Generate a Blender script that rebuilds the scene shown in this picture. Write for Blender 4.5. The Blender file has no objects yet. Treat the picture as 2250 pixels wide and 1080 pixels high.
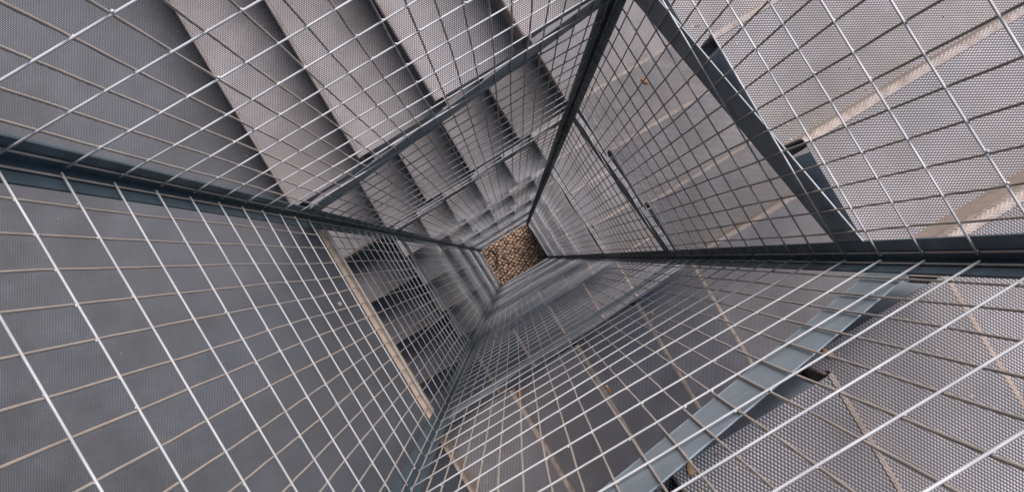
import bpy, bmesh, math, random
from mathutils import Vector, Matrix
random.seed(7)
S = bpy.context.scene
COL = S.collection

# ------------------------------------------------------------------ place
# plan coordinates: u along the long side of the open shaft, v along the short
# side, d = depth in metres below the camera.  World = (u, -v, GROUND - d)
GROUND = 20.94
HU, HV = 0.543, 0.402            # half sizes of the shaft
RISE = 0.1745
WID = 1.5                        # width of the stairs
def P(u, v, d): return Vector((u, -v, GROUND - d))

# ------------------------------------------------------------------ camera
def Rx(a): return Matrix(((1,0,0),(0,math.cos(a),-math.sin(a)),(0,math.sin(a),math.cos(a))))
def Ry(a): return Matrix(((math.cos(a),0,math.sin(a)),(0,1,0),(-math.sin(a),0,math.cos(a))))
def Rz(a): return Matrix(((math.cos(a),-math.sin(a),0),(math.sin(a),math.cos(a),0),(0,0,1)))
M = Rx(-0.0111) @ Ry(0.0021) @ Rz(-0.5388)
cd = bpy.data.cameras.new('camera'); cam = bpy.data.objects.new('camera', cd); COL.objects.link(cam)
cd.sensor_width = 36.0; cd.lens = 2267.0 / 2250.0 * 36.0
cd.clip_start = 0.05; cd.clip_end = 500
flip = lambda r: Vector((r[0], -r[1], -r[2]))
right, down, fwd = flip(M[0]), flip(M[1]), flip(M[2])
cam.matrix_world = Matrix.Translation(P(-0.0364, 0.0524, 0)) @ Matrix((
    (right.x, -down.x, -fwd.x, 0), (right.y, -down.y, -fwd.y, 0), (right.z, -down.z, -fwd.z, 0), (0,0,0,1)))
S.camera = cam

# ------------------------------------------------------------------ light
SUN_AZ = math.atan2(0.9, 1.0)      # direction the light comes from, in world x,y
SUN_EL = math.radians(50)
w = bpy.data.worlds.new('World'); S.world = w; w.use_nodes = True
nt = w.node_tree; bg = nt.nodes['Background']
sky = nt.nodes.new('ShaderNodeTexSky'); sky.sky_type = 'NISHITA'; sky.sun_disc = False
sky.sun_elevation = SUN_EL; sky.sun_rotation = math.pi/2 - SUN_AZ
sky.air_density = 1.6; sky.dust_density = 2.5; sky.ozone_density = 3.0
nt.links.new(sky.outputs[0], bg.inputs[0]); bg.inputs[1].default_value = 0.062
sd = bpy.data.lights.new('sun', 'SUN'); sd.energy = 3.2; sd.angle = math.radians(52); sd.color = (1.0, 0.85, 0.78)
sun = bpy.data.objects.new('sun', sd); COL.objects.link(sun)
sdir = Vector((math.cos(SUN_EL)*math.cos(SUN_AZ), math.cos(SUN_EL)*math.sin(SUN_AZ), math.sin(SUN_EL)))
sun.rotation_euler = sdir.to_track_quat('Z', 'Y').to_euler(); sun.location = (4, 0, 30)
S.view_settings.view_transform = 'Standard'; S.view_settings.look = 'None'
S.view_settings.exposure = 1.0; S.view_settings.gamma = 1.0
S.render.engine = 'CYCLES'
S.cycles.max_bounces = 8; S.cycles.diffuse_bounces = 5

# ------------------------------------------------------------------ materials
def mat(name):
    m = bpy.data.materials.new(name); m.use_nodes = True
    return m, m.node_tree, m.node_tree.nodes['Principled BSDF']
def N(t, kind, **kw):
    n = t.nodes.new(kind)
    for k, v in kw.items(): setattr(n, k, v)
    return n
def math_(t, op, a, b=None):
    n = N(t, 'ShaderNodeMath', operation=op)
    for i, x in enumerate((a, b)):
        if x is None: continue
        if isinstance(x, (int, float)): n.inputs[i].default_value = x
        else: t.links.new(x, n.inputs[i])
    return n.outputs[0]
def noise(t, vec, scale, detail=4, rough=0.6):
    n = N(t, 'ShaderNodeTexNoise'); n.inputs['Scale'].default_value = scale
    n.inputs['Detail'].default_value = detail; n.inputs['Roughness'].default_value = rough
    t.links.new(vec, n.inputs['Vector']); return n.outputs['Fac']
def ramp(t, fac, stops):
    r = N(t, 'ShaderNodeValToRGB'); t.links.new(fac, r.inputs[0])
    e = r.color_ramp.elements
    while len(e) < len(stops): e.new(0.5)
    for el, (p, c) in zip(e, stops):
        el.position = p; el.color = (c, c, c, 1) if isinstance(c, (int, float)) else (*c, 1)
    return r.outputs[0]
def mix(t, fac, a, b, mode='MIX'):
    n = N(t, 'ShaderNodeMix', data_type='RGBA', blend_type=mode)
    for s, x in ((n.inputs[0], fac), (n.inputs[6], a), (n.inputs[7], b)):
        if isinstance(x, (int, float)): s.default_value = x
        elif isinstance(x, tuple): s.default_value = (*x, 1)
        else: t.links.new(x, s)
    return n.outputs[2]

def tread_material(name='embossed_tread', tint=None, run='u', amt=(0.25, 0.85), tone=1.0):
    m, t, b = mat(name)
    g = N(t, 'ShaderNodeNewGeometry'); pos = g.outputs['Position']
    sep = N(t, 'ShaderNodeSeparateXYZ'); t.links.new(pos, sep.inputs[0])
    x, y = sep.outputs[0], sep.outputs[1]
    k = 2*math.pi/0.0053
    tot = None
    # studs in a triangular grid, drawn out across the run of the stair
    for a, wgt in ((90, 0.45), (30, 1.25), (150, 1.25)):
        if run == 'v': a += 90
        ca, sa = math.cos(math.radians(a)), math.sin(math.radians(a))
        ph = math_(t, 'ADD', math_(t, 'MULTIPLY', x, k*ca), math_(t, 'MULTIPLY', y, k*sa))
        c = math_(t, 'MULTIPLY', math_(t, 'COSINE', ph), wgt)
        tot = c if tot is None else math_(t, 'ADD', tot, c)
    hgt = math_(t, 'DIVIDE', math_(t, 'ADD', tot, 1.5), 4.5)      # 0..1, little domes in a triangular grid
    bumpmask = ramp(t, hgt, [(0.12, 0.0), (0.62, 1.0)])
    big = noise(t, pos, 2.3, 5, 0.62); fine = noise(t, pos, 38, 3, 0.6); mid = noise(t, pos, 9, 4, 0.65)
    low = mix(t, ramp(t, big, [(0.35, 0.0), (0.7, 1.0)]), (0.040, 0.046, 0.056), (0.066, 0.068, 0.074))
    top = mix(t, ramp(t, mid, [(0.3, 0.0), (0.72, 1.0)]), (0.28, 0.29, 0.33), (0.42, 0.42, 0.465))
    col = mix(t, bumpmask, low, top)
    col = mix(t, ramp(t, big, [(0.42, 0.0), (0.75, 0.18)]), col, (0.22, 0.195, 0.185))   # dust
    col = mix(t, ramp(t, fine, [(0.68, 0.0), (0.78, 0.5)]), col, (0.05, 0.05, 0.05))
    col = mix(t, ramp(t, noise(t, pos, 4.7, 2, 0.4), [(0.66, 0.0), (0.74, 0.3)]), col, (0.06, 0.058, 0.056))
    col = mix(t, ramp(t, noise(t, pos, 1.3, 6, 0.7), [(0.44, 0.0), (0.60, 0.5)]), col, (0.088, 0.084, 0.086))   # old stains
    sp = N(t, 'ShaderNodeTexVoronoi'); sp.inputs['Scale'].default_value = 17; t.links.new(pos, sp.inputs['Vector'])
    col = mix(t, ramp(t, sp.outputs['Distance'], [(0.035, 0.75), (0.06, 0.0)]), col, (0.30, 0.28, 0.26))
    if tone != 1.0: col = mix(t, 1.0, col, (tone*0.86, tone, tone*1.12), 'MULTIPLY')  # darkens and blues the whole colour, for painted shade
    if tint:
        col = mix(t, ramp(t, noise(t, pos, 3.1, 4, 0.6), [(0.3, amt[0]), (0.62, amt[1])]), col, tint)
        col = mix(t, ramp(t, fine, [(0.45, 0.0), (0.7, 0.7)]), col, (0.13, 0.10, 0.085))
    t.links.new(col, b.inputs['Base Color'])
    b.inputs['Roughness'].default_value = 0.62
    bp = N(t, 'ShaderNodeBump'); bp.inputs['Strength'].default_value = 0.9; bp.inputs['Distance'].default_value = 0.0012
    t.links.new(hgt, bp.inputs['Height']); t.links.new(bp.outputs[0], b.inputs['Normal'])
    return m
def worn_material(name, c1, c2, c3, rough=0.85):
    m, t, b = mat(name)
    pos = N(t, 'ShaderNodeNewGeometry').outputs['Position']
    a = noise(t, pos, 6, 5, 0.65); f = noise(t, pos, 70, 4, 0.7)
    col = mix(t, ramp(t, a, [(0.35, 0.0), (0.65, 1.0)]), c1, c2)
    col = mix(t, ramp(t, f, [(0.5, 0.0), (0.72, 0.85)]), col, c3)
    t.links.new(col, b.inputs['Base Color']); b.inputs['Roughness'].default_value = rough
    bp = N(t, 'ShaderNodeBump'); bp.inputs['Strength'].default_value = 0.5; bp.inputs['Distance'].default_value = 0.002
    t.links.new(f, bp.inputs['Height']); t.links.new(bp.outputs[0], b.inputs['Normal'])
    return m
def steel_material(name, base, metal, rough, rust=0.66, base2=None):
    m, t, b = mat(name)
    pos = N(t, 'ShaderNodeNewGeometry').outputs['Position']
    a = noise(t, pos, 11, 5, 0.6); f = noise(t, pos, 55, 4, 0.7)
    base2 = base2 or tuple(c*0.72 for c in base)
    col = mix(t, ramp(t, a, [(0.35, 0.0), (0.68, 1.0)]), base, base2)
    rmask = ramp(t, f, [(rust, 0.0), (rust+0.06, 1.0)])
    col = mix(t, rmask, col, (0.16, 0.075, 0.035))
    t.links.new(col, b.inputs['Base Color'])
    t.links.new(ramp(t, a, [(0.3, max(rough-0.1, 0.05)), (0.7, rough+0.12)]), b.inputs['Roughness'])
    t.links.new(math_(t, 'MULTIPLY', math_(t, 'SUBTRACT', 1.0, rmask), metal), b.inputs['Metallic'])
    bp = N(t, 'ShaderNodeBump'); bp.inputs['Strength'].default_value = 0.15; bp.inputs['Distance'].default_value = 0.001
    t.links.new(f, bp.inputs['Height']); t.links.new(bp.outputs[0], b.inputs['Normal'])
    return m
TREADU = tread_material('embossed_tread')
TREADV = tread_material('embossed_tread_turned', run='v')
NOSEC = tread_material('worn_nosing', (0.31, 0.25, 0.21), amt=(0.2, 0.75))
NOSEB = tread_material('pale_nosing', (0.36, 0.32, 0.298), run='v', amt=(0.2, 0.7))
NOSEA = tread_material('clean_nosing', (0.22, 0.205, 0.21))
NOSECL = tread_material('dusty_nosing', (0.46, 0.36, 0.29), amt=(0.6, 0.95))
LANDM = tread_material('painted_shade_landing', tone=0.46)  # tread colour darkened and blued to paint in the landing's shade
RISERL = worn_material('sandy_riser', (0.34, 0.28, 0.235), (0.25, 0.21, 0.18), (0.14, 0.12, 0.10))
NOSES_M = {'A': NOSEA, 'B': NOSEB, 'C': NOSEC, 'D': NOSEB}
TREADS_M = {'A': TREADU, 'B': TREADV, 'C': TREADU, 'D': TREADV}
RISER = worn_material('dusty_riser', (0.24, 0.20, 0.175), (0.17, 0.145, 0.13), (0.10, 0.085, 0.08))
FASCIA = worn_material('landing_edge', (0.46, 0.38, 0.32), (0.38, 0.32, 0.275), (0.28, 0.22, 0.18))
STEEL = steel_material('galvanised_steel', (0.23, 0.285, 0.34), 0.15, 0.5)
POST = steel_material('post_steel', (0.06, 0.105, 0.14), 0.15, 0.45, 0.66)
WIREH = steel_material('galvanised_wire', (0.46, 0.50, 0.55), 0.2, 0.62, 0.72)  # reflected sky put into the paler, cooler colour
WIREV = steel_material('backlit_tone_wire', (0.43, 0.395, 0.37), 0.2, 0.55, 0.70)  # same galvanised wire, its backlit look put into the warm colour

# ------------------------------------------------------------------ mesh helpers
class MB:
    def __init__(s): s.v = []; s.f = []; s.m = []; s.mats = []; s.smooth = []
    def mi(s, m):
        if m not in s.mats: s.mats.append(m)
        return s.mats.index(m)
    def prism(s, pts, t0, t1, fn, m, smooth=False):
        """closed polygon pts [(a,b)] extruded from t0 to t1; fn(a,t,b) -> world"""
        n = len(pts); o = len(s.v); k = s.mi(m)
        for t in (t0, t1): s.v += [fn(a, t, b) for a, b in pts]
        for i in range(n):
            j = (i+1) % n; s.f.append((o+i, o+j, o+n+j, o+n+i)); s.m.append(k); s.smooth.append(smooth)
        s.f.append(tuple(o+i for i in range(n))[::-1]); s.f.append(tuple(o+n+i for i in range(n)))
        s.m += [k, k]; s.smooth += [False, False]
    def box(s, a0, a1, t0, t1, b0, b1, fn, m):
        s.prism([(a0,b0),(a1,b0),(a1,b1),(a0,b1)], t0, t1, fn, m)
    def tube(s, pts, r, m, sides=6, cap=True):
        o = len(s.v); k = s.mi(m); n = len(pts)
        for i, p in enumerate(pts):
            d = (pts[min(i+1, n-1)] - pts[max(i-1, 0)]).normalized()
            a = Vector((0,0,1)) if abs(d.z) < 0.9 else Vector((1,0,0))
            x = d.cross(a).normalized(); y = d.cross(x)
            for q in range(sides):
                an = 2*math.pi*q/sides
                s.v.append(p + (x*math.cos(an) + y*math.sin(an))*(r[i] if isinstance(r, list) else r))
        for i in range(n-1):
            for q in range(sides):
                q2 = (q+1) % sides
                s.f.append((o+i*sides+q, o+i*sides+q2, o+(i+1)*sides+q2, o+(i+1)*sides+q)); s.m.append(k); s.smooth.append(True)
        if cap:
            s.f.append(tuple(o+q for q in range(sides))[::-1]); s.f.append(tuple(o+(n-1)*sides+q for q in range(sides)))
            s.m += [k, k]; s.smooth += [False, False]
    def blob(s, c, r, m):
        o = len(s.v); k = s.mi(m)
        for d in ((1,0,0),(-1,0,0),(0,1,0),(0,-1,0),(0,0,1),(0,0,-1)): s.v.append(c + Vector(d)*r*random.uniform(0.8, 1.25))
        for f in ((0,2,4),(2,1,4),(1,3,4),(3,0,4),(2,0,5),(1,2,5),(3,1,5),(0,3,5)):
            s.f.append(tuple(o+i for i in f)); s.m.append(k); s.smooth.append(True)
    def build(s, name, parent=None):
        me = bpy.data.meshes.new(name)
        org = Matrix()
        if parent:                                  # parts sit at identity under their thing
            top = parent
            while top.parent: top = top.parent
            org = Matrix.Translation(-top.location)
        me.from_pydata([tuple(org @ p) for p in s.v], [], s.f)
        for mt in s.mats: me.materials.append(mt)
        me.polygons.foreach_set('material_index', s.m); me.polygons.foreach_set('use_smooth', s.smooth)
        me.validate()
        bm = bmesh.new(); bm.from_mesh(me); bmesh.ops.recalc_face_normals(bm, faces=bm.faces); bm.to_mesh(me); bm.free()
        o = bpy.data.objects.new(name, me); COL.objects.link(o)
        if parent: o.parent = parent
        return o
def tag(o, label=None, cat=None, group=None, kind=None):
    if label: o['label'] = label
    if cat: o['category'] = cat
    if group: o['group'] = group
    if kind: o['kind'] = kind
    return o
def empty(name, p, label, cat, group=None):
    o = bpy.data.objects.new(name, None); COL.objects.link(o)
    o.matrix_world = Matrix.Translation(p); o.location = p; o.empty_display_size = 0.1
    bpy.context.view_layer.update()
    return tag(o, label, cat, group)

# wall frames: s runs up the flight, t outwards from the shaft, d depth
SIDE = {
    'A': lambda s, t, d: P(s, -HV-t, d),
    'B': lambda s, t, d: P(HU+t, s, d),
    'C': lambda s, t, d: P(-s, HV+t, d),
    'D': lambda s, t, d: P(-HU-t, -s, d)}
NOSES = {'A': [-.570,-.290,-.003,.290,.575], 'B': [-.440,-.150,.145,.430],
         'C': [-.580,-.290,-.003,.280,.560], 'D': [-.430,-.140,.150,.440]}
HALF = {'A': HU, 'B': HV, 'C': HU, 'D': HV}
WEB = {'A': (-0.035, 0.125), 'B': (0.008, 0.178), 'C': (0.0, 0.180), 'D': (0.0, 0.165)}
T0 = 0.048                       # gap between mesh and the ends of the treads

DEP = {'A': 0.012, 'B': 0.018, 'C': 0.010, 'D': 0.012}
def nose_profile(s, d, r=0.011, lip=0.036):
    pts = []
    for i in range(6):
        a = math.pi/2 * i/5
        pts.append((s + r - r*math.sin(a), d + r - r*math.cos(a)))
    return pts + [(s, d+lip), (s+0.003, d+lip)] + \
        [(s + r - (r-0.003)*math.sin(a), d + r - (r-0.003)*math.cos(a)) for a in [math.pi/2*i/5 for i in range(5, -1, -1)]]

def edge_strip(mb, fn, s, d, t0, t1, m, depth):
    """bare front edge of a tread or landing: a rounded nosing and the start of the top"""
    pr = nose_profile(s, d, depth-0.002)
    top = [(s+depth, d), (s+depth, d+0.003)]
    pts = pr[:8] + pr[8:]                           # outer curve, lip, inner curve back
    poly = [top[0]] + pts[:8] + pts[8:] + [top[1]]
    n = max(1, int((t1-t0)/0.12))
    mb.prism(poly, t0, t1, fn, m, smooth=False)

def make_flight(side, foot, label, n_first=0, low=False):
    """stairs on one side of the shaft. foot = depth of the platform they rise from"""
    fn = SIDE[side]; ns = NOSES[side]; H = HALF[side]
    root = empty('stair_flight', fn(0, T0, foot), label, 'stairs', 'flights of stairs around the shaft')
    cnt = len(ns)
    nm = NOSECL if (low and side in 'CD') else NOSES_M[side]
    dep = 0.016 if (low and side == 'C') else DEP[side]
    rm = RISERL if low else RISER
    for i in range(n_first, cnt):
        d = foot - RISE*(i+1)
        last = i == cnt-1
        s0 = ns[i]
        j1, j2 = random.uniform(-.002, .002), random.uniform(-.0015, .0015)
        if not last:
            tr = MB()
            s1 = ns[i+1] + 0.030
            tr.box(s0+dep, s1, T0+j1, WID, d, d+0.004, fn, TREADS_M[side])                 # textured top
            wb = lambda q: foot - RISE*(1 + (q-ns[0])/((ns[-1]-ns[0])/(cnt-1))) + WEB[side][1] + 0.02
            q0, q1 = s0+0.034, s1-0.018
            qm = q0 + (wb(q0)-(d+0.09))/(wb(q0)-wb(q1))*(q1-q0)
            tr.prism([(q0, d+0.0045), (q1, d+0.0045), (q1, d+0.09), (qm, d+0.09), (q0, wb(q0))], T0+0.003, T0+0.007, fn, STEEL)  # side of the folded pan
            tr.box(s1-0.022, s1-0.018, T0+0.0075, T0+0.40, d+0.0045, d+0.10, fn, STEEL)
            tro = tr.build('tread', root)
        else: tro = None
        ed = MB(); edge_strip(ed, fn, s0+j2, d, T0 + (0 if not last else 0.0), WID, nm, dep)
        e = ed.build('nosing', tro or root)
        rs = MB(); rs.box(s0+0.0003, s0+0.0043, T0+0.008, WID, d+0.0365, d+RISE, fn, rm)
        r = rs.build('riser', root)
    # sloping stringer
    st = MB()
    a, b = WEB[side]
    pitch = (ns[-1]-ns[0])/(cnt-1)
    top = lambda s: foot - RISE*(1 + (s-ns[0])/pitch) + a
    smin, smax = -H+0.003, H-0.003
    hgt = b-a
    pts = [(smin, top(smin)), (smax, top(smax)), (smax, top(smax)+hgt), (smin, top(smin)+hgt)]
    st.prism(pts, 0.0062, 0.0090, fn, STEEL)
    pts = [(smin, top(smin)+hgt-0.0), (smax, top(smax)+hgt-0.0), (smax, top(smax)+hgt+0.004), (smin, top(smin)+hgt+0.004)]
    st.prism(pts, 0.0055, 0.020, fn, STEEL)
    st.build('stringer', root)
    # outer stringer
    so = MB()
    smin, smax = -H-0.02, H+0.02
    pts = [(smin, top(smin)-0.05), (smax, top(smax)-0.05), (smax, top(smax)+0.22), (smin, top(smin)+0.22)]
    so.prism(pts, WID+0.002, WID+0.012, fn, STEEL)
    so.build('outer_stringer', root)
    return root

CORNER = {'T': (1, -1), 'R': (1, 1), 'B': (-1, 1), 'L': (-1, -1)}
def edges(corner):
    """u,v limits of the corner platform (set by the nosings around it)"""
    if corner == 'T': return (.575+.012, HU+WID, -HV-WID, -.440+.030)
    if corner == 'R': return (.580-.030, HU+WID, .430+.018, HV+WID)
    if corner == 'B': return (-HU-WID, -.560-.010, .430-.030, HV+WID)
    if corner == 'L': return (-HU-WID, -.570+.030, -HV-WID, -.440-.012)
def make_landing(corner, d, label):
    u0, u1, v0, v1 = edges(corner); su, sv = CORNER[corner]
    root = empty('corner_landing', P((u0+u1)/2, (v0+v1)/2, d), label, 'landing', 'corner landings of the stairs')
    fn = lambda a, t, b: P(a, t, b)
    # keep clear of the shaft and of the treads next to it
    k = MB()
    iu = HU + T0; iv = HV + T0
    uu = (u0, u1); vv = (v0, v1)
    k.box(u0, u1, min(sv*iv, sv*(HV+WID)), max(sv*iv, sv*(HV+WID)), d, d+0.004, fn, TREADU)
    # the strip between the corner and the neighbouring nosing, behind the other mesh
    lo, hi = (sv*iv, v1) if sv < 0 else (v0, sv*iv)
    if hi - lo > 0.005:
        k.box(min(su*iu, su*(HU+WID)), max(su*iu, su*(HU+WID)), lo, hi, d, d+0.004, fn, TREADU)
    k.build('deck', root)
    f = MB()
    f.box(min(su*(iu-0.004), su*iu), max(su*(iu-0.004), su*iu), min(sv*iv, sv*(HV+.2)), max(sv*iv, sv*(HV+.2)), d+0.005, d+0.09, fn, STEEL)
    f.box(min(su*iu, su*(HU+.2)), max(su*iu, su*(HU+.2)), min(sv*(iv-0.004), sv*iv), max(sv*(iv-0.004), sv*iv), d+0.005, d+0.09, fn, STEEL)
    f.build('edge_plate', root)
    return root

# ------------------------------------------------------------------ stairs
WALLNAME = {'A': 'upper left', 'B': 'upper right', 'C': 'lower right', 'D': 'lower left'}
ORD = ['topmost', 'second', 'third', 'fourth', 'fifth', 'sixth', 'lowest']
D1 = 3.49
R1 = D1 - 9*RISE; T1 = D1 - 5*RISE
make_flight('A', D1, 'topmost flight of grey studded treads behind the upper left mesh, with a dark sloping stringer')
make_flight('B', T1, 'topmost flight of grey studded treads behind the upper right mesh, with a wide navy stringer')
make_flight('C', R1, 'topmost flight of grey studded treads behind the lower right mesh, with a pale grey stringer')
make_landing('T', T1, 'topmost corner landing behind the dark post at the top edge of the photo')
make_landing('R', R1, 'topmost corner landing behind the post at the right edge of the photo')
make_landing('B', R1-5*RISE, 'corner landing at the head of the topmost lower right flight')

# the wide flat landing on the short side
root = empty('landing', P(-HU-WID/2, 0, D1), 'wide flat studded landing with a beige edge, behind the lower left mesh', 'landing')
k = MB(); fid = lambda a, t, b: P(a, t, b)
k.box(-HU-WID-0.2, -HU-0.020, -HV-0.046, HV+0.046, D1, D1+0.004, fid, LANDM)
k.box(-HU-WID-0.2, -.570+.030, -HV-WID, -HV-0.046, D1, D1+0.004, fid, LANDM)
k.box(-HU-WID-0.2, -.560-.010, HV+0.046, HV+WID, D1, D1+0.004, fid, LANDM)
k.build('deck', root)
k = MB()
k.box(-HU-0.0195, -HU-0.006, -HV+0.002, HV-0.002, D1-0.002, D1+0.012, fid, FASCIA)
k.build('nosing', root)
k = MB()
k.box(-HU-0.014, -HU-0.007, -HV+0.002, HV-0.002, D1+0.0125, D1+0.135, fid, FASCIA)
k.build('fascia', root)

lev = 2
foot = D1
Rprev = D1 + 5*RISE
R = Rprev
while lev <= 7:
    o = ORD[lev-1]
    B_ = R - 5*RISE; T = R + 4*RISE; L = T + 5*RISE; Bn = L + 4*RISE
    make_flight('C', R, f'{o} flight down behind the lower right mesh', low=True)
    make_flight('B', T, f'{o} flight down behind the upper right mesh')
    make_landing('R', R, f'{o} corner landing down behind the right hand post')
    make_landing('T', T, f'{o} corner landing down behind the dark upper post')
    if lev < 7:
        make_flight('A', L, f'{o} flight down behind the upper left mesh')
        make_flight('D', Bn, f'{ORD[lev-2]} dark flight beneath the flat landing, behind the lower left mesh', low=True)
        make_landing('L', L, f'{ORD[lev-2]} corner landing down behind the left hand post')
        make_landing('B', Bn, f'{ORD[lev-2]} corner landing beneath the flat landing, behind the lower post')
    R = R + 18*RISE; lev += 1

# ------------------------------------------------------------------ posts
CAGE_TOP, CAGE_BOT = 0.60, 20.62
def post(c, label):
    su, sv = CORNER[c]
    o_u, o_v = su*(HU+0.004), sv*(HV+0.004)
    root_p = P(su*HU, sv*HV, CAGE_BOT)
    m = MB(); wl = 0.044; th = 0.004
    pr = [(0,0),(wl,0),(wl,th),(th,th),(th,wl),(0,wl)]
    # L section with its corner pointing away from the shaft; inner faces lie just behind the mesh
    pts = [(o_u + su*th - su*a, o_v + sv*th - sv*b) for a, b in pr]
    zs = [CAGE_TOP + (CAGE_BOT-CAGE_TOP)*i/20 for i in range(21)]
    o = len(m.v); k = m.mi(POST)
    for z in zs: m.v += [P(a, b, z) for a, b in pts]
    for i in range(20):
        for q in range(6):
            q2 = (q+1) % 6
            m.f.append((o+i*6+q, o+i*6+q2, o+(i+1)*6+q2, o+(i+1)*6+q)); m.m.append(k); m.smooth.append(False)
    ob = m.build('corner_post')
    tag(ob, label, 'post', 'steel angle posts at the corners of the shaft')
post('L', 'blue grey steel angle post running in from the left edge of the photo')
post('T', 'near black steel angle post running down from the top edge of the photo')
post('R', 'dark navy steel angle post running in from the right edge of the photo')
post('B', 'pale grey steel angle post rising from the bottom edge of the photo')

# ------------------------------------------------------------------ wire mesh
RINGZ = {'A': 1.316, 'B': 1.290, 'C': 1.278, 'D': 1.300}
VERT = {'A': (22, .528), 'B': (17, .390), 'C': (22, .530), 'D': (16, .388)}
def mesh_panel(side, label):
    fn = SIDE[side]; H = HALF[side]; n, e = VERT[side]
    root = empty('wire_mesh_panel', fn(0, 0, CAGE_BOT), label, 'wire mesh', 'welded wire mesh walls of the shaft')
    z0 = RINGZ[side]; i0 = -3; i1 = int((20.50 - z0)/0.2)
    rings = [z0 + 0.2*i for i in range(i0, i1+1)]
    rr, rv = 0.0021, 0.0021
    # slow out-of-plane buckle shared by all wires of a panel
    rnd = random.Random(side)
    ph = [rnd.uniform(0, 6.28) for _ in range(8)]
    def buckle(s, z):
        edge = max(0.0, 1 - (s/H)**2)
        return edge*(0.0035*math.sin(1.9*z+ph[0]) + 0.0025*math.sin(3.1*z+ph[1]+2*s) + 0.002*math.sin(5.7*z+ph[2]+4*s))
    hw = MB()
    for z in rings:
        pts = []
        a, b = rnd.uniform(-.0015, .0015), rnd.uniform(-.0015, .0015)
        hn = 8
        for q in range(hn+1):
            s = -H+0.0095 + (2*H-0.019)*q/hn
            dz = a*math.sin(3*s/H+b*900) + rnd.uniform(-.0006, .0006)
            pts.append(fn(s, -0.0031 + buckle(s, z) if abs(s) < H-.02 else -0.0031, z+dz))
        hw.tube(pts, rr, WIREH)
    hw.build('cross_wires', root)
    vw = MB()
    dz = 0.1
    for q in range(n):
        s0 = -e + 2*e*q/(n-1)
        edge = q in (0, n-1)
        off = 0 if edge else rnd.uniform(-.0015, .0015)
        zz = CAGE_TOP + 0.06; pts = []
        a = rnd.uniform(0, 6.28); b = rnd.uniform(.7, 1.6)
        while zz < 20.52:
            wob = 0 if edge else 0.0016*math.sin(b*zz*2.3+a) + rnd.uniform(-.0006, .0006)
            pts.append(fn(s0+off+wob, 0.0011 + (0 if edge else buckle(s0, zz)), zz)); zz += dz
        vw.tube(pts, rv, WIREV)
        for z in rings:
            if z < 4.5 and rnd.random() < 0.75:
                vw.blob(fn(s0+off+0.003*rnd.choice((-1, 1)), -0.0015 + (0 if edge else buckle(s0, z)), z+rnd.uniform(-.003, .003)), 0.0029, WIREH)
    vw.build('upright_wires', root)
    rim = MB()
    rim.box(-H+0.045, H-0.045, 0.0062, 0.046, CAGE_TOP, CAGE_TOP+0.004, fn, POST)
    rim.box(-H+0.045, H-0.045, 0.0062, 0.0102, CAGE_TOP+0.0045, CAGE_TOP+0.10, fn, POST)
    rim.build('top_rail', root)
mesh_panel('A', 'welded wire mesh wall between the left hand post and the dark top post')
mesh_panel('B', 'welded wire mesh wall between the dark top post and the right hand post')
mesh_panel('C', 'welded wire mesh wall between the right hand post and the pale bottom post')
mesh_panel('D', 'welded wire mesh wall between the pale bottom post and the left hand post')

# ------------------------------------------------------------------ ground
gm, t, b = mat('ground_soil')
pos = N(t, 'ShaderNodeNewGeometry').outputs['Position']
t.links.new(mix(t, noise(t, pos, 14, 5, 0.7), (0.05, 0.042, 0.034), (0.12, 0.10, 0.08)), b.inputs['Base Color'])
b.inputs['Roughness'].default_value = 0.95
g = MB(); g.box(-120, 120, -120, 120, GROUND+0.020, GROUND+0.3, fid, gm)
tag(g.build('ground'), kind='structure')
cm, t, b = mat('cobble_stone')
oi = N(t, 'ShaderNodeAttribute', attribute_name='tone')
pos = N(t, 'ShaderNodeNewGeometry').outputs['Position']
c = mix(t, oi.outputs['Fac'], (0.09, 0.06, 0.045), (0.46, 0.32, 0.235))
c = mix(t, ramp(t, noise(t, pos, 60, 4, 0.7), [(0.45, 0.0), (0.75, 0.6)]), c, (0.10, 0.08, 0.065))
c = mix(t, ramp(t, noise(t, pos, 5, 3, 0.5), [(0.5, 0.0), (0.7, 0.5)]), c, (0.13, 0.115, 0.09))
t.links.new(c, b.inputs['Base Color']); b.inputs['Roughness'].default_value = 0.8
bm = bmesh.new(); lay = bm.verts.layers.float.new('tone')
rnd = random.Random(5)
pitch = 0.068
ang = math.radians(18)
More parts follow.
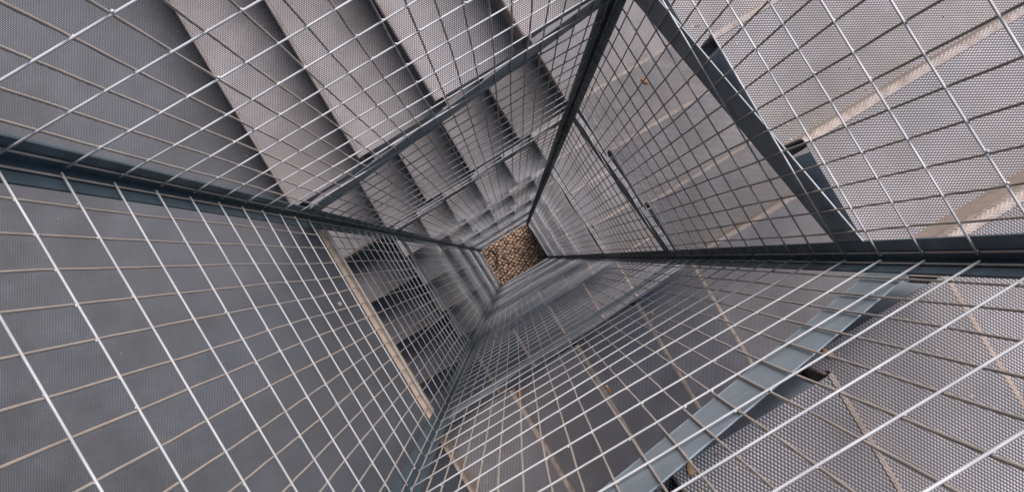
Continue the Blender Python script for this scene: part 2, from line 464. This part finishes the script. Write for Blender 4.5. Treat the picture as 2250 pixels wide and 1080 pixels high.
for i in range(-34, 35):
    for j in range(-34, 35):
        x = (i + 0.5*(j % 2) + rnd.uniform(-.14, .14))*pitch + 0.02*math.sin(j*0.7); y = (j + rnd.uniform(-.12, .12))*pitch + 0.03*math.sin(i*0.33)
        ca, sa = math.cos(ang), math.sin(ang)
        cx, cy = x*ca - y*sa, x*sa + y*ca
        if abs(cx) > 1.9 or abs(cy) > 1.9: continue
        tone = min(1, max(0, rnd.gauss(0.55, 0.24))); rot = ang + rnd.uniform(-.22, .22)
        hx, hy = pitch*rnd.uniform(.40, .50), pitch*rnd.uniform(.38, .48); hz = rnd.uniform(-.004, .004)
        ringpts = [(1,.82),(.82,1),(-.8,1),(-1,.82),(-1,-.8),(-.82,-1),(.8,-1),(1,-.82)]
        jit = [rnd.uniform(.88, 1.06) for _ in ringpts]
        rows = []
        for sc, zz in ((1.0, -0.02), (0.97, 0.006), (0.88, 0.012), (0.45, 0.014)):
            row = []
            for (a, b2), jt in zip(ringpts, jit):
                a2, b3 = a*hx*sc*jt, b2*hy*sc*jt
                v = bm.verts.new((cx + a2*math.cos(rot)-b3*math.sin(rot), cy + a2*math.sin(rot)+b3*math.cos(rot), zz+hz)); v[lay] = tone
                row.append(v)
            rows.append(row)
        for r0, r1 in zip(rows, rows[1:]):
            for q in range(8): f = bm.faces.new((r0[q], r0[(q+1) % 8], r1[(q+1) % 8], r1[q])); f.smooth = True
        f = bm.faces.new(rows[-1]); f.smooth = True
me = bpy.data.meshes.new('cobblestones'); bm.to_mesh(me); bm.free(); me.materials.append(cm)
o = bpy.data.objects.new('cobblestones', me); COL.objects.link(o)
tag(o, 'small sandy pink cobblestones paving the ground at the bottom of the shaft', 'cobblestones', kind='stuff')

# unseen wall added beyond the flat landing to block light from that side
wm = worn_material('shade_blocker', (0.06, 0.062, 0.067), (0.045, 0.05, 0.055), (0.03, 0.03, 0.03))
k = MB(); k.box(-3.3, -2.26, -9, 9, -3.4, GROUND+0.05, fid, wm)
tag(k.build('added_shade_wall'), 'added unseen dark wall beyond the flat landing, blocking light from that side', 'wall')

k = MB(); k.box(-2.259, -0.72, -2.6, 2.4, -1.45, -1.30, fid, wm)  # unseen slab added overhead to shade the landing and nearby treads
tag(k.build('added_shade_slab'), 'added unseen slab above the flat landing, keeping sky light off it', 'landing')

# ------------------------------------------------------------------ small things
def plain(name, c, rough=0.8):
    m, t, b = mat(name); pos = N(t, 'ShaderNodeNewGeometry').outputs['Position']
    t.links.new(mix(t, noise(t, pos, 160, 3, 0.6), tuple(x*0.75 for x in c), c), b.inputs['Base Color'])
    b.inputs['Roughness'].default_value = rough; return m
FILTER = plain('filter_cork', (0.72, 0.33, 0.06)); PAPER = plain('cigarette_paper', (0.75, 0.73, 0.68))
LEAF = plain('dry_leaf', (0.26, 0.13, 0.06)); LEAF2 = plain('pale_leaf', (0.42, 0.27, 0.15)); RUBBER = plain('black_rubber', (0.015, 0.015, 0.016), 0.5)
GUM = plain('old_gum', (0.42, 0.38, 0.34)); MUCK = plain('leaf_litter', (0.16, 0.10, 0.06))
def butt(p, ang, label, white=0.008, L=0.026):
    root = empty('cigarette_butt', p, label, 'cigarette butt', 'cigarette butts on the steps')
    d = Vector((math.cos(ang), math.sin(ang), 0)); c = p + Vector((0, 0, 0.004))
    m = MB(); m.tube([c - d*L/2, c + d*L/2], 0.0038, FILTER, 10); m.build('filter', root)
    m = MB(); m.tube([c + d*(L/2+0.0002), c + d*(L/2+white)], 0.0037, PAPER, 10); m.build('paper_stub', root)
butt(P(0.004, 0.468, 1.7450), math.radians(115), 'orange cigarette butt at the bottom edge of the photo, by a tread corner')
butt(P(0.014, 0.655, 3.8385), math.radians(92), 'orange cigarette butt with a white end, lying against a nosing')
butt(P(0.305, 0.520, 4.0130), math.radians(35), 'small orange cigarette butt further up the same lower right flight', 0.004, 0.02)
def leaf(p, size, ang, m, label, curl=0.35):
    k = MB(); n = 7; o = 0
    v = []; f = []
    for i in range(n+1):
        x = -1 + 2*i/n; wdt = 0.42*math.sqrt(max(0, 1-x*x))*(1-0.25*x)
        for y in (-1, 0, 1):
            z = 0.06 + curl*(abs(y)*wdt*0.9) + 0.12*x*x
            v.append((x*size, y*wdt*size, z*size))
    for i in range(n):
        for q in range(2): a = i*3+q; f.append((a, a+1, a+4, a+3))
    ca, sa = math.cos(ang), math.sin(ang)
    k.v = [p + Vector((x*ca-y*sa, x*sa+y*ca, z+0.001)) for x, y, z in v] ; k.f = f; k.m = [k.mi(m)]*len(f); k.smooth = [True]*len(f)
    st = [p + Vector((-x*ca*size, -x*sa*size, 0.14*size)) for x in (1.0, 1.5)]
    k.tube(st, 0.0008, m, 5)
    ob = k.build('dry_leaf')
    md = ob.modifiers.new('thick', 'SOLIDIFY'); md.thickness = 0.0006
    tag(ob, label, 'leaf', 'dry leaves and litter on the steps')
leaf(P(-0.262, 0.470, 3.6640), 0.020, 0.8, LEAF, 'curled brown leaf on the second lower right flight, near the lower post')
leaf(P(0.922, -0.349, 4.885), 0.020, 2.0, LEAF, 'dark brown leaf on a step of the second upper right flight')
leaf(P(0.607, 0.160, 2.104), 0.014, 0.3, LEAF2, 'pale brown leaf scrap on a tread corner by the navy stringer')
leaf(P(0.335, 0.462, 1.745), 0.013, 1.9, LEAF2, 'tan leaf scrap at a tread corner above the square black gap')
leaf(P(0.03, 0.462, 1.57), 0.013, 1.2, LEAF2, 'tan leaf scrap on the corner of the lowest near tread, beside the orange butt')
def spot(p, r, label, m=GUM):
    k = MB(); n = 11; rd = random.Random(label)
    top = []; bot = []
    for i in range(n):
        a = 2*math.pi*i/n; q = r*rd.uniform(.75, 1.2)
        bot.append(p + Vector((math.cos(a)*q, math.sin(a)*q, 0.0)))
        top.append(p + Vector((math.cos(a)*q*.7, math.sin(a)*q*.7, 0.0018)))
    k.v = bot+top; mi = k.mi(m)
    for i in range(n): k.f.append((i, (i+1) % n, n+(i+1) % n, n+i))
    k.f.append(tuple(range(n, 2*n))); k.m = [mi]*len(k.f); k.smooth = [True]*len(k.f)
    tag(k.build('chewing_gum'), label, 'chewing gum', 'bits of dried gum on the treads')
spot(P(-0.623, -0.117, D1), 0.007, 'pale lump of dried gum near the beige edge of the landing')
spot(P(-1.02, -0.80, D1), 0.004, 'tiny white fleck on the landing, near the left hand post')
# crumbs of leaf and grit lying on the top steps
k = MB(); rg = random.Random(11)
mk = [MUCK, LEAF2, GUM]
def crumb(u, v, d, r):
    c = P(u, v, d) + Vector((0, 0, r*0.4)); o = len(k.v)
    for q in ((1,0,0),(-1,0,0),(0,1,0),(0,-1,0),(0,0,.5),(0,0,-.5)): k.v.append(c + Vector(q)*r*rg.uniform(.4, 1.5))
    mi = k.mi(rg.choice(mk))
    for f in ((0,2,4),(2,1,4),(1,3,4),(3,0,4),(2,0,5),(1,2,5),(3,1,5),(0,3,5)):
        k.f.append(tuple(o+i for i in f)); k.m.append(mi); k.smooth.append(False)
for foot_, side_ in ((D1, 'A'), (T1, 'B'), (R1, 'C'), (D1+5*RISE, 'C'), (D1+9*RISE, 'B')):
    ns_ = NOSES[side_]
    for i in range(-1, len(ns_)-1):
        if i < 0: a0, a1, dd = ns_[0]-0.25, ns_[0], foot_
        else: a0, a1, dd = ns_[i]+.02, ns_[i+1], foot_-RISE*(i+1)
        for _ in range(26):
            a = a1 - abs(rg.gauss(0, .05)) if rg.random() < .6 else rg.uniform(a0, a1)
            if not a0 < a < a1-.004: continue
            t_ = T0 + 0.01 + rg.random()**2*1.2
            p_ = SIDE[side_](a, t_, dd)
            crumb(p_.x, -p_.y, GROUND-p_.z, rg.uniform(.0010, .0030))
for _ in range(70):
    crumb(-HU-.03-rg.random()**1.5*1.3, rg.uniform(-HV-.5, HV+.4), D1, rg.uniform(.0010, .0030))
tag(k.build('grit'), 'crumbs of dry leaf and grit scattered over the studded steps', 'grit', kind='stuff')
# loose black hose on the cobbles
pts = []
ctrl = [(-0.44,-0.26),(-0.40,-0.315),(-0.35,-0.30),(-0.325,-0.22),(-0.34,-0.13),(-0.385,-0.04),(-0.44,0.04),(-0.48,0.075)]
for i in range(len(ctrl)-1):
    for q in range(5):
        f = q/5; a = Vector(ctrl[max(i-1,0)]); b_ = Vector(ctrl[i]); c_ = Vector(ctrl[i+1]); d_ = Vector(ctrl[min(i+2,len(ctrl)-1)])
        pt = 0.5*((2*b_) + (c_-a)*f + (2*a-5*b_+4*c_-d_)*f*f + (-a+3*b_-3*c_+d_)*f**3)
        pts.append(P(pt.x, pt.y, GROUND-0.030))
k = MB(); k.tube(pts, 0.012, RUBBER, 8)
tag(k.build('hose'), 'short loop of thin black hose lying on the cobblestones', 'hose')
